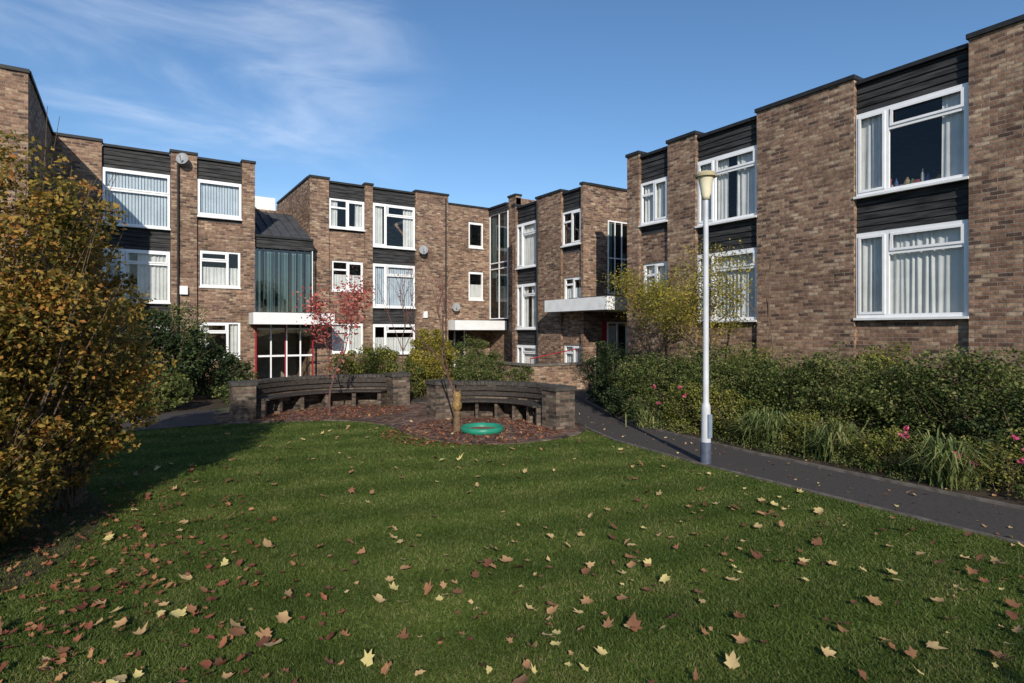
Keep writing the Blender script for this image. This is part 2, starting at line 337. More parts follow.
# ---- rear block (centre), faces south and its stair tower
b=Block('brick_apartment_block'); Rl=8.22; f=Facade(b,'S',24.8)
f.brick(6.27,7.05,Rl+.1)
f.bay(7.05,8.6,Rl,[(6.34,7.57,'T','sides')],z0=6.2)
f.brick(7.05,8.6,6.2,[(7.2,8.54,3.7,4.98,'T','half'),(7.2,8.54,1.08,2.34,'T','net')],w=-.1,cop=False,t=.2)
f.brick(8.6,8.94,Rl+.1)
f.bay(8.94,10.96,Rl,[(1.0,2.3,'L','half'),(3.05,4.95,'L','blind'),(5.7,7.6,'L','sides')],brick_below=1.1)
f.brick(10.96,12.6,Rl+.1)
w=Facade(b,'W',6.27)
w.brick(25.1,31,Rl+.1)
b.brick.box(12.3,12.6,25.1,26.3,-.1,Rl+.1)
h=Facade(b,'S',26.0)
h.brick(12.6,15.6,Rl,[(14.35,15.2,6.2,7.5,'S','none'),(14.35,15.2,3.57,5.0,'S','half')])
t=Facade(b,'W',15.6)
t.brick(23.6,24.25,8.5)
t.bx(b.dk,24.25,26,-.3,-.12,2.6,8.2)
t.bx(b.bl,24.5,24.8,-.1,-.09,2.7,7.8); t.bx(b.bl,25.5,25.9,-.1,-.09,4.7,7.8)
t.pane(b.sg,24.3,25.95,.012,2.7,5.1); t.pane(b.sg,24.3,25.95,.012,5.45,7.8)
for u in (24.25,25.05,25.93): t.bx(b.fr,u,u+.05,-.02,.04,2.65,7.85)
for z in (2.6,5.1,5.4,7.85): t.bx(b.fr,24.25,26,-.015,.035,z,z+.05)
t.clad(24.25,26,7.9,8.2,.1); t.bx(b.cop,24.28,26,-.3,.14,8.2,8.29); t.clad(24.3,25.98,5.15,5.4,.02)
b.canopy.box(12.7,15.55,24.3,25.98,2.05,2.5)
t.bx(b.brick,24.25,26,-.3,0,-.1,2.1)
b.brick.box(15.62,22,23.6,23.9,-.1,8.4); b.brick.box(21.7,22,23.9,31,-.1,8.3); b.brick.box(6.27,22,31,31.3,-.1,8.3)
h.bx(b.dk,13.0,14.1,.004,.012,.0,2.0); h.pane(b.gl,13.0,14.1,.03,.1,2.0)
for u in (12.95,13.5,14.05): h.bx(b.fr,u,u+.06,.01,.07,0,2.04)
slabs(b,6.6,12.25,25.15,31,(2.75,5.35),Rl)
slabs(b,12.6,21.7,26.35,31,(2.75,5.35),Rl); b.lead.box(15.95,21.7,23.9,26.34,7.9,8.1)
b.done()
# ---- left block with link entrance
b=Block('brick_apartment_block'); f=Facade(b,'S',24.0)
f.brick(-2.04,-.72,Rl+.1)
f.bay(-.72,1.28,Rl,[(.9,2.2,'L','net'),(3.0,4.8,'L','gap'),(5.6,7.5,'3','blind')],brick_below=.95)
f.brick(1.28,2.1,Rl+.1)
f.bay(2.1,3.6,Rl,[(6.17,7.5,'S','blind')],z0=6.0)
f.brick(2.1,3.6,6.0,[(2.19,3.55,3.62,4.95,'R','half'),(2.19,3.55,.97,2.33,'R','sides')],w=-.1,cop=False,t=.2)
f.brick(3.6,4.04,Rl+.1)
b.brick.box(3.74,4.04,24.3,31,-.1,Rl+.1); b.brick.box(-2.04,4.04,31,31.3,-.1,Rl)
slabs(b,-2.0,3.74,24.33,31,(2.75,5.35),Rl)
k=Facade(b,'S',24.2)
k.pane(b.sg,4.1,6.2,.012,2.75,5.15)
for i in range(8):
    u=4.06+i*.305; k.bx(b.fr if i in(0,7) else b.dk,u,u+.03,-.01,.03,2.7,5.2)
for i in range(20):
    if i%5!=2: k.bx(b.bl,4.12+i*.104,4.2+i*.104,-.2-.01*(i%2),-.19-.01*(i%2),2.75+(.5 if i%7==3 else 0),5.1)
k.bx(b.fr,4.04,6.24,-.012,.045,2.66,2.72)
k.clad(4.04,6.24,5.2,5.6,.05); k.bx(b.cop,4.04,6.24,-.1,.1,5.6,5.68)
b.lead.poly([(4.04,24.3,5.62),(6.27,24.3,5.62),(6.27,28,7.3),(4.04,28,7.3)],[(0,1,2,3)])
for i in range(1,6):
    x=4.04+i*.37; b.lead.poly([(x,24.32,5.63),(x+.03,24.32,5.63),(x+.03,28,7.31),(x,28,7.31),(x,24.32,5.68),(x+.03,24.32,5.68),(x+.03,28,7.36),(x,28,7.36)],[(4,5,6,7),(0,3,7,4),(1,2,6,5),(0,1,5,4)])
b.canopy.box(4.6,5.6,28.2,29.0,7.2,8.0); b.brick.box(4.04,6.27,28,28.3,0,7.4)
b.canopy.box(3.82,6.75,23.0,23.98,2.25,2.68); b.canopy.box(4.05,6.26,23.98,24.2,2.25,2.68)
b.lead.box(3.86,6.7,23.05,23.98,2.684,2.71)
for u in (4.1,4.62,5.15,5.2,5.72,6.2): k.bx(b.fr if u not in(5.15,6.2,4.1) else b.red,u,u+.05,-.03,.03,0,2.25)
k.bx(b.red,4.04,4.1,-.03,.2,0,2.25)
for z in (0.02,1.0,2.05): k.bx(b.fr,4.15,6.2,-.02,.02,z,z+.07)
k.pane(b.gl,4.1,6.2,.004,.1,2.05); k.bx(b.room,4.04,6.27,-3.0,-2.9,0,5.5); b.room.box(4.04,6.27,24.3,28,2.5,2.65)
b.done()
# ---- taller near-left block
b=Block('brick_apartment_block'); f=Facade(b,'S',18.6)
f.brick(-8,-2.04,Rl+.1); b.brick.box(-2.34,-2.04,18.9,24.0,-.1,Rl+.1); b.cop.box(-2.4,-1.99,18.66,24.0,Rl+.1,Rl+.19); b.brick.box(-8,-7.7,18.9,30,-.1,Rl); slabs(b,-7.7,-2.34,18.9,30,(),Rl); b.brick.box(-7.7,-2.04,29.9,30.2,-.1,Rl)
b.done()
# ---- building behind the viewer
b=Block('brick_apartment_block')
b.brick.box(-14,-.5,-24,-15.2,-.1,8.2); b.cop.box(-14.05,-.45,-24.05,-15.15,8.2,8.3); b.done()
e=empty('roof_vent',(-.9,26,8.0)); p=Part('pipe',WHP); lathe(p,[(.12,0),(.12,.5),(.2,.55),(.2,.75),(0,.8)],(-.9,26,8.0),12); p.make(e)
def dish(loc,aim=(-.35,-.9,.3),r=.2):
    e=empty('satellite_dish',loc); c=Vector(loc); a=Vector(aim).normalized(); u=a.cross(Vector((0,0,1))).normalized(); w=u.cross(a)
    P=Part('reflector',STEEL); n=16
    for k in range(5):
        q=k/4*r
        for s_ in range(n):
            an=2*math.pi*s_/n; P.V.append(tuple(c+a*(.22+q*q*.9)+u*q*math.cos(an)+w*q*1.1*math.sin(an)))
    for k in range(4):
        for s_ in range(n): t_=(s_+1)%n; P.F.append((k*n+s_,k*n+t_,(k+1)*n+t_,(k+1)*n+s_))
    P.make(e); Q=Part('arm',STEEL); tube(Q,[c,c+a*.22],[.02,.02]); tube(Q,[c+a*.22-w*r,c+a*.5-w*.05],[.012,.012]); lathe(Q,[(0,0),(.03,0),(.03,.06),(0,.06)],tuple(c+a*.5-w*.08),8); Q.make(e)
dish((1.7,23.95,8.0)); dish((11.3,24.75,5.6)); dish((13.6,25.95,3.1))
e=empty('downpipe'); p=Part('pipes',COP)
for (x,y,z) in ((1.5,23.93,8.2),(12.45,24.74,8.2),(14.04,19.65,7.3)): tube(p,[(x,y,0),(x,y,z)],[.035,.035],8)
p.make(e)
e=empty('meter_box'); p=Part('boxes',WHP); p.box(1.55,1.8,23.88,23.995,3.3,3.6); p.box(11.3,11.5,24.7,24.795,2.6,2.9); p.make(e)
# ---------------------------------------------------------------- ground sheets
def sheet(name,pts,z,mat): return mk(name,[(x,y,z) for x,y in pts],[tuple(range(len(pts)))],mat)
def smoothpoly(pts,it=2):
    for _ in range(it):
        q=[]
        for a,b_ in zip(pts,pts[1:]+pts[:1]):
            q+= [(a[0]*.75+b_[0]*.25,a[1]*.75+b_[1]*.25),(a[0]*.25+b_[0]*.75,a[1]*.25+b_[1]*.75)]
        pts=q
    return pts
sheet('ground',[(-300,-300),(300,-300),(300,300),(-300,300)],0,GRD)
lawnpts=[(-9,-9),(6.7,-9),(6.9,0),(7.0,3),(7.15,6),(7.4,8),(7.9,9.6),(7.0,12),(1.6,13.9),(-.5,13.9),(-9,13.0)]
sheet('lawn',lawnpts,.008,LAWN)
sheet('planting_bed',[(8.3,-6),(13.1,-6),(13.1,14.6),(11.0,14.6),(9.7,11.5),(8.8,8.5),(8.4,5)],.008,SOIL)
sheet('planting_bed',[(-5,15.6),(1.6,16.6),(3.6,18),(3.6,23.9),(-5,23.9)],.008,SOIL)
sheet('planting_bed',[(5.3,16.9),(7.8,14.8),(9.0,13.4),(10.8,16),(10.2,23.5),(7.4,23.5)],.008,SOIL)
sheet('planting_bed',smoothpoly([(-6,4),(-.9,5.2),(-.1,7.5),(-.4,9.4),(-2,11),(-6,11)]),.014,SOIL)
pr=[(6.8,-9),(6.95,0),(7.05,3),(7.2,6),(7.45,8),(8.1,9.9),(9.2,12.2),(10.6,14.8),(12.2,17.8),(13.9,20.5),(13.9,24)]
pl=[(8.2,-9),(8.3,0),(8.35,3),(8.5,6),(8.85,8.3),(9.7,10.6),(10.9,12.9),(12.6,14.5),(14.0,14.6),(16.4,14.6),(16.4,24)]
sheet('path',pr+pl[::-1],.016,ASPH)
sheet('path',[(-9,13.0),(-.5,13.9),(1.7,14.0),(1.9,16.6),(-9,14.8)],.016,ASPH)
sheet('path',[(1.8,15.2),(4.4,16.6),(8.5,12.3),(9.4,13.2),(6.6,16.2),(5.6,18.5),(7.0,23.8),(3.8,24.15),(3.8,19)],.012,ASPH)
pat=smoothpoly([(1.5,14.0),(3.5,13.5),(4.7,12.2),(4.5,10.0),(5.3,8.7),(7.0,8.6),(8.1,9.5),(8.3,11.6),(7.2,14.5),(6.2,16),(4.3,16.6),(1.9,16)],2)
sheet('brick_patio',pat,.022,PAV)
def edging(name,pts,wd=.05,z0=-.02,z1=.035,mat=CONC,closed=False):
    p=Part(name,mat); P=[Vector((x,y,0)) for x,y in pts]
    if closed: P.append(P[0])
    n=len(P); L_=[];R_=[]
    for i in range(n):
        d=(P[min(i+1,n-1)]-P[max(i-1,0)]).normalized(); nn=Vector((-d.y,d.x,0))*wd/2
        L_.append(P[i]+nn); R_.append(P[i]-nn)
    for i in range(n-1):
        a,b_,c,d_=L_[i],L_[i+1],R_[i+1],R_[i]
        vs=[(v.x,v.y,z) for z in (z0,z1) for v in (a,b_,c,d_)]
        p.poly(vs,[(4,5,6,7),(0,1,5,4),(2,3,7,6),(1,2,6,5),(3,0,4,7)])
    return p.make()
edging('path_edging',pr[:8],z1=.022); edging('path_edging',pl[:8],z1=.05)
edging('patio_edging',pat,wd=.1,z1=.034,mat=BRP,closed=True)
# ---------------------------------------------------------------- curved benches
CB=simple('coping_brick',(.06,.054,.048),.9,.4,10,.4)
def bench(c,r,a0,a1,hw=.82):
    e=empty('curved_brick_bench',(c[0],c[1],0)); W=Part('brick_back_wall',BRP); S=Part('timber_seat',WOOD); C=Part('coping_bricks',CB)
    n=28
    def arc(P,ri,ro,z0,z1,b0=a0,b1=a1,n=n):
        i=len(P.V)
        for k in range(n+1):
            a=math.radians(b0+(b1-b0)*k/n)
            for rr,z in ((ri,z0),(ro,z0),(ro,z1),(ri,z1)): P.V.append((c[0]+rr*math.cos(a),c[1]+rr*math.sin(a),z))
        for k in range(n):
            q=i+4*k
            for s_ in range(4): P.F.append((q+s_,q+(s_+1)%4,q+4+(s_+1)%4,q+4+s_))
        P.F+=[(i,i+1,i+2,i+3),(i+4*n,i+4*n+1,i+4*n+2,i+4*n+3)]
    arc(W,r,r+.22,0,hw-.08)
    for z in (.5,.62): arc(S,r-.06,r-.02,z,z+.09,a0+5,a1-5)
    m_=int((a1-a0)/3)
    for k in range(m_):
        b0=a0+(a1-a0)*k/m_; arc(C,r-.03,r+.25,hw-.08,hw+random.uniform(-.008,.004),b0+.1,b0+(a1-a0)/m_-.2,2)
    for k in range(4): arc(S,r-.55+k*.12,r-.55+k*.12+.10,.40,.44,a0+4,a1-4)
    m=6
    for k in range(m):
        b0=a0+5+(a1-a0-12)*k/(m-1); arc(W,r-.46,r-.001,0,.395,b0,b0+3,2)
    for a in (a0,a1):
        A=math.radians(a); x=c[0]+(r-.05)*math.cos(A); y=c[1]+(r-.05)*math.sin(A); s_=-1 if a==a0 else 1
        x+=-math.sin(A)*s_*.12; y+=math.cos(A)*s_*.12
        W.box(x-.24,x+.24,y-.24,y+.24,0,hw-.03); C.box(x-.27,x+.27,y-.27,y+.27,hw-.03,hw+.05)
    W.make(e);S.make(e);C.make(e)
bench((5.95,10.5),1.75,-26,84); bench((4.3,13.5),2.35,42,155)
e=empty('low_brick_wall'); p=Part('wall',BR); p.box(10.9,13.3,15.6,15.85,0,.85); p.box(10.9,11.15,15.85,19,0,.85); p.make(e); p=Part('wall_coping',CONC); p.box(10.86,13.34,15.56,15.89,.85,.92); p.box(10.86,11.19,15.89,19,.85,.92); p.make(e)
e=empty('red_handrail'); p=Part('rail',RED); tube(p,[(12.2,17.5,.0),(12.2,17.5,1.0),(13.6,16.6,1.35),(13.6,16.6,0)],[.025]*4); p.make(e)
# ---------------------------------------------------------------- street lamp
e=empty('street_lamp',(7.3,5.85,0)); p=Part('pole',simple('pale_grey_paint',(.5,.52,.56),.45,.12,4)); p.sm=True; c=(7.3,5.85,0)
lathe(p,[(.075,.33),(.073,.34),(.07,.5),(.068,.85),(.06,.89),(.044,.93),(.04,3.0),(.036,3.98)],c); p.make(e)
p=Part('base_section',simple('blue_grey_paint',(.06,.075,.11),.6,.4)); p.sm=True; lathe(p,[(.09,0),(.08,.03),(.077,.33),(.07,.335)],c); p.make(e)
p=Part('base_door',simple('blue_grey_door',(.2,.25,.33),.5)); p.box(7.26,7.34,5.765,5.79,.4,.75); p.make(e)
p=Part('lantern',simple('opal_lantern',(.72,.66,.48),.35,.1)); p.sm=True; lathe(p,[(.0,3.98),(.055,3.98),(.06,4.03),(.075,4.06),(.085,4.16),(.115,4.3),(.12,4.31)],c); p.make(e)
p=Part('lantern_cap',simple('cap_cream',(.42,.36,.22),.5)); lathe(p,[(.12,4.31),(.155,4.315),(.16,4.35),(.12,4.39),(0,4.41)],c); p.make(e)
# ---------------------------------------------------------------- vegetation
def leafgeo(P,size,up=.3,aspect=.6,Nrm=None):
    n=len(P); s=size*rng.uniform(.6,1.3,n)[:,None]
    nr=rng.normal(size=(n,3)); nr[:,2]=np.abs(nr[:,2])+up
    nr/=np.linalg.norm(nr,axis=1)[:,None]
    t=rng.normal(size=(n,3)); t-= (t*nr).sum(1)[:,None]*nr; t/=np.linalg.norm(t,axis=1)[:,None]; b_=np.cross(nr,t)
    V=np.empty((n,4,3)); V[:,0]=P-t*s*.5; V[:,1]=P+b_*s*.5*aspect+nr*s*.1; V[:,2]=P+t*s*.5; V[:,3]=P-b_*s*.5*aspect+nr*s*.1
    F=np.arange(n*4).reshape(n,4); return V.reshape(-1,3),F
def clumps(ells,n,nsub=40,sub=.22,core=.25):
    out=[]; vol=np.array([e[3]*e[4]*e[5] for e in ells])**.67; vol/=vol.sum()
    for e_,v in zip(ells,vol):
        m=int(n*v); c=np.array(e_[:3]); r=np.array(e_[3:6])
        d=rng.normal(size=(nsub,3)); d/=np.linalg.norm(d,axis=1)[:,None]
        sc_=c+d*r*rng.uniform(.55,.98,(nsub,1)); w_=rng.uniform(.3,1,nsub); w_/=w_.sum()
        mi=int(m*core); ms=m-mi
        idx=rng.choice(nsub,ms,p=w_); dd=rng.normal(size=(ms,3)); dd/=np.linalg.norm(dd,axis=1)[:,None]
        rr=rng.uniform(.3,1,(ms,1))**.5*rng.uniform(.5,1.4,nsub)[idx][:,None]
        out.append(sc_[idx]+dd*rr*r.mean()*sub*np.array([1.2,1.2,.8]))
        d2=rng.normal(size=(mi,3)); d2/=np.linalg.norm(d2,axis=1)[:,None]; out.append(c+d2*r*rng.uniform(.3,.95,(mi,1)))
    P=np.concatenate(out); return P[P[:,2]>.02]
def stems(part,base,ells,n=8,r=.02,ext=.8):
    for _ in range(n):
        e_=random.choice(ells); d=Vector((random.gauss(0,1),random.gauss(0,1),random.gauss(0,.7))).normalized()
        t_=Vector(e_[:3])+Vector((d.x*e_[3],d.y*e_[4],abs(d.z)*e_[5]))*ext*random.uniform(.8,1.1); b0=Vector((base[0]+random.uniform(-.15,.15),base[1]+random.uniform(-.15,.15),0)); m_=(b0+t_)/2+Vector((random.uniform(-.15,.15),random.uniform(-.15,.15),.2))
        tube(part,[b0,m_,t_],[r,r*.6,r*.18],5)
def shrub(name,ells,n,size,mat,nsub=40,sub=.22,core=.3,ns=10,r=.02,ext=.8):
    e=empty(name,(ells[0][0],ells[0][1],0)); V,F=leafgeo(clumps(ells,n,nsub,sub,core),size); mknp('foliage',V,F,mat,e)
    p=Part('stems',BARK)
    for el in ells: stems(p,(el[0],el[1]),[el],ns,r,ext)
    p.make(e); return e
M_or=leafmat('autumn_bush_leaves',[(0,(.08,.09,.022)),(.25,(.19,.165,.038)),(.5,(.36,.26,.06)),(.8,(.5,.33,.075)),(1,(.5,.22,.06))],.45)
M_gr=leafmat('hedge_leaves',[(0,(.035,.06,.015)),(.4,(.09,.125,.032)),(.75,(.16,.19,.055)),(1,(.25,.24,.09))],.35)
M_dk=leafmat('dark_evergreen_leaves',[(0,(.015,.03,.012)),(.6,(.04,.065,.02)),(1,(.08,.10,.035))],.2)
M_ye=leafmat('golden_leaves',[(0,(.12,.13,.025)),(.5,(.32,.29,.05)),(1,(.52,.4,.08))],.45)
M_yg=leafmat('yellow_green_leaves',[(0,(.07,.10,.02)),(.5,(.19,.21,.045)),(1,(.36,.33,.08))],.4)
M_rd=leafmat('red_leaves',[(0,(.3,.05,.05)),(.5,(.6,.14,.11)),(1,(.7,.32,.26))],.5)
M_pk=leafmat('pink_petals',[(0,(.5,.03,.12)),(1,(.75,.15,.3))],.3)
M_st=leafmat('strap_leaves',[(0,(.08,.12,.035)),(.6,(.17,.22,.07)),(1,(.32,.32,.13))],.35)
shrub('autumn_shrub',[(-1.15,7.6,2.5,1.15,1.2,1.65),(-.6,8.3,1.6,.95,.95,1.4),(-1.9,6.9,1.5,1.0,1.0,1.5),(-2.1,7.9,3.3,.9,.9,1.2),(-1.15,7.0,.7,.7,.7,.75),(-1.7,5.9,.8,.6,.7,.8)],100000,.058,M_or,nsub=120,sub=.19,core=.35,ns=70,r=.014,ext=1.1)
shrub('evergreen_shrub',[(-.6,17.9,1.5,1.2,1.0,1.5),(.9,18.5,1.4,1.0,.9,1.4),(2.1,19.5,.8,1.0,.9,.8)],24000,.09,M_dk,ns=10,r=.015,ext=1.1)
shrub('mixed_shrub',[(1.3,19.8,1.5,.9,.7,1.4),(.3,20.5,1.2,.9,.7,1.1),(1.9,21.5,1.2,.5,.5,1.0)],12000,.08,M_gr,ns=10,r=.015,ext=1.1)
shrub('evergreen_shrub',[(.6,16.9,.5,.8,.5,.55),(2.7,17.8,.3,.8,.4,.35)],7000,.08,M_gr)
he=[]
y=2.6
while y<10.6:
    he.append((10.35+random.uniform(-.25,.25),y,.8,.95+random.uniform(-.1,.1),.62,.88+random.uniform(-.16,.14))); y+=.62
shrub('hedge',he,105000,.052,M_gr,nsub=45,sub=.24,core=.45,ns=10,r=.008,ext=1.12)
shrub('evergreen_shrub',[(10.1,1.9,.6,.8,.8,.9),(10.6,.8,.7,.8,.8,.95),(9.9,3.0,.5,.6,.5,.6)],20000,.05,M_dk)
shrub('evergreen_shrub',[(10.3,10.9,.75,.8,.7,.95),(10.9,11.9,.8,.8,.8,.95),(9.6,10.0,.4,.5,.6,.45)],22000,.05,M_dk)
shrub('mixed_shrub',[(12.2,5.5,.9,.6,.8,.95),(12.3,8.6,.9,.6,.7,.95),(12.2,3.2,.8,.6,.7,.95)],16000,.06,M_yg,ns=20,r=.008,ext=1.25)
shrub('low_shrub',[(9.3,9.0,.3,.4,.6,.35),(9.7,9.5,.5,.4,.5,.5)],8000,.04,M_gr)
shrub('rose_bush',[(9.35,7.9,.5,.45,.7,.6),(9.4,7.0,.4,.5,.6,.5)],9000,.045,M_yg,ns=14,r=.007,ext=1.25)
shrub('rose_bush',[(9.15,4.2,.3,.4,.6,.35),(9.1,2.7,.35,.4,.6,.4),(9.3,5.3,.35,.5,.7,.4)],10000,.04,M_yg,ns=14,r=.006,ext=1.25)
shrub('ground_cover_plants',[(8.95,5.9,.08,.35,1.2,.16),(8.85,3.8,.08,.3,1.0,.14),(9.1,8.2,.08,.3,.9,.14),(8.8,1.9,.08,.35,.9,.16)],9000,.035,M_gr,ns=0)
def flowers(name,pts,n,mat,size=.06):
    e=empty(name,(pts[0][0],pts[0][1],0)); P=[]
    for c in pts:
        for _ in range(n):
            q=np.array(c)+rng.normal(size=3)*[.15,.3,.12]; P.append(q+rng.normal(size=(11,3))*.016)
    V,F=leafgeo(np.concatenate(P),size,aspect=.9); mknp('petals',V,F,mat,e)
flowers('pink_flowers',[(8.85,7.9,.75),(8.7,2.7,.55),(8.65,2.2,.5),(8.75,3.9,.5)],4,M_pk,.045)
def straps(name,c,n,h,mat=M_st,spread=.45,wd=.012):
    e=empty(name,(c[0],c[1],0)); V=[];F=[]
    for _ in range(n):
        a=random.uniform(0,6.28); l=h*random.uniform(.5,1.15); o=random.uniform(.2,1.2)*spread; b0=Vector((c[0]+random.gauss(0,.13),c[1]+random.gauss(0,.13),0)); d=Vector((math.cos(a),math.sin(a),0)); s_=Vector((-d.y,d.x,0))*wd
        pts=[b0,b0+d*o*.25+Vector((0,0,l*.55)),b0+d*o*.65+Vector((0,0,l*.9)),b0+d*o*1.2+Vector((0,0,l*random.uniform(.5,.95)))]; i=len(V)
        for q,wf in zip(pts,(.6,1,.8,.05)): V+= [q+s_*wf,q-s_*wf]
        for q in range(3): F.append((i+2*q,i+2*q+1,i+2*q+3,i+2*q+2))
    mk('leaves',V,F,mat,e)
straps('strap_leaf_clump',(9.15,4.9,0),260,.6,spread=.5); straps('strap_leaf_clump',(8.85,3.3,0),220,.65,spread=.5); straps('strap_leaf_clump',(9.2,6.1,0),320,.65,spread=.65); straps('strap_leaf_clump',(9.0,8.7,0),90,.4)
shrub('golden_shrub',[(8.2,17.3,1.05,.8,.7,1.15),(7.6,16.6,.7,.65,.5,.8)],16000,.07,M_ye,ns=14,r=.01,ext=1.15)
shrub('golden_shrub',[(6.6,18.2,.75,1.0,.5,.95),(5.6,18.0,.6,.7,.5,.75)],13000,.07,M_yg,ns=12,r=.01,ext=1.15)
shrub('evergreen_shrub',[(7.1,16.4,.6,.6,.5,.7),(8.9,15.6,.65,.85,.5,.75),(9.6,18.5,.8,.8,.6,.95)],14000,.06,M_gr,ns=12,r=.01,ext=1.15)
shrub('laurel_shrub',[(10.3,17.0,.6,.5,.45,.8),(11.6,20.5,.9,.6,.6,1.0),(9.7,14.6,.45,.6,.5,.55)],11000,.07,M_gr)
shrub('round_shrub',[(2.9,21.6,.5,.7,.5,.6),(7.9,21.6,.6,1.0,.6,.7)],9000,.07,M_gr)
def tree(name,base,h,r,depth,barkm,leafm=None,nleaf=0,lsize=.06,lean=(0,0,0),spread=.55,split=3,trunk=.35,lr=.25,seed=1,up=.25,wp=2.5):
    rr=random.Random(seed); e=empty(name,base); P=Part('branches',barkm); tips=[]
    def rec(p,d,l,r_,k):
        pts=[p];n=4;q=p
        for i in range(n):
            d=(d+Vector((rr.gauss(0,.12),rr.gauss(0,.12),rr.gauss(0,.06)+.04))).normalized(); q=q+d*l/n; pts.append(q)
            if k<depth: tips.append(q)
        tube(P,pts,[r_*(1-.13*i) for i in range(n+1)],6 if k>1 else 5)
        if k>0:
            a0=rr.uniform(0,6.28)
            ns_=split+(1 if rr.random()<.4 else 0)
            for s_ in range(ns_):
                a=a0+6.28*s_/ns_+rr.uniform(-.5,.5); dv=Vector((math.cos(a),math.sin(a),0)); nd=(d*(1-spread*.4)+dv*spread*rr.uniform(.5,1.3)+Vector((0,0,up))).normalized()
                o=pts[-1] if s_<2 else pts[-2]
                rec(o,nd,l*rr.uniform(.6,.82),r_*.5,k-1)
    rec(Vector(base),(Vector((0,0,1))+Vector(lean)).normalized(),h*trunk,r,depth)
    P.make(e)
    if leafm and nleaf:
        T=np.array([tuple(t) for t in tips]); wt=rng.uniform(0,1,len(T))**wp; wt/=wt.sum()
        idx=rng.choice(len(T),nleaf,p=wt); Q=T[idx]+rng.normal(size=(nleaf,3))*lr
        Q=Q[Q[:,2]>.3]; V,F=leafgeo(Q,lsize); mknp('foliage',V,F,leafm,e)
    return e
tree('yellow_leaf_tree',(11.0,8.6,0),5.0,.06,4,BARK,M_ye,9000,.055,spread=.9,trunk=.29,lr=.12,seed=5,wp=1.2)
tree('yellow_leaf_tree',(11.4,10.7,0),5.0,.06,4,BARK,M_ye,9000,.055,spread=.85,trunk=.29,lr=.12,seed=8,wp=1.2)
tree('red_leaf_tree',(4.05,14.2,0),3.4,.032,3,BARKR,M_rd,1500,.09,spread=.5,trunk=.36,lr=.15,seed=3,up=.3,wp=1.0)
tree('bare_sapling',(5.75,10.75,0),3.4,.035,3,BARKR,M_rd,50,.05,lean=(.03,0,0),spread=.5,trunk=.42,lr=.06,seed=12,up=.35)
tree('bare_sapling',(7.1,17.0,0),4.6,.03,3,BARKR,M_rd,60,.06,spread=.5,trunk=.4,lr=.1,seed=21,up=.3)
tree('bare_shrub_tree',(12.2,7.8,0),4.6,.03,2,BARK,M_dk,60,.05,spread=.4,trunk=.5,lr=.1,seed=9)
for k,(x,y,h,n) in enumerate([(-6.5,-9.5,8.4,2600),(-2.5,-11,8.6,2600),(8.6,-6.4,8.5,4200),(-13,-4,8.5,2600),(3.0,-10.5,7.6,2200)]):
    tree('broadleaf_tree',(x,y,0),h,.17,4,BARK,M_yg,n,.2,spread=.75,trunk=.27,lr=.4,seed=30+k,split=2,wp=1.5)
# ---------------------------------------------------------------- things in the ring
e=empty('green_planter_ring',(5.85,10.05,0)); GP=simple('green_plastic',(.02,.22,.14),.4,.15); p=Part('ring',GP); p.sm=True
lathe(p,[(.34,.0),(.41,.0),(.43,.05),(.42,.10),(.395,.115),(.37,.10),(.35,.03)],(5.85,10.05,.022),32); p.make(e); p=Part('sand',simple('leafy_sand',(.2,.1,.06),1,.4,20)); lathe(p,[(.355,.04),(.2,.05),(0,.055)],(5.85,10.05,.022),20); p.make(e)
e=empty('carved_owl_post',(5.45,10.35,0)); p=Part('post',simple('carved_wood',(.14,.09,.05),.7,.4,20,.4)); lathe(p,[(.08,0),(.07,.3),(.08,.36),(.065,.4)],(5.45,10.35,.02),14); p.make(e)
p=Part('owl',simple('owl_paint',(.24,.15,.06),.6,.5,30,.4)); p.sm=True; lathe(p,[(.05,.4),(.095,.46),(.10,.55),(.07,.62),(.085,.66),(.08,.74),(.05,.78),(0,.79)],(5.45,10.35,.02),14)
p.poly([(5.38,10.33,.78),(5.43,10.33,.78),(5.39,10.33,.86),(5.40,10.37,.78)],[(0,1,2),(1,3,2),(3,0,2)]); p.poly([(5.47,10.33,.78),(5.52,10.33,.78),(5.51,10.33,.86),(5.50,10.37,.78)],[(0,1,2),(1,3,2),(3,0,2)]); p.make(e)
p=Part('eyes',simple('owl_eye',(.6,.5,.1))); 
for dx in (-.03,.03): lathe(p,[(.0,-.015),(.018,0),(0,.015)],(5.43+dx,10.275+abs(dx)*.2,.73),8)
p.make(e)
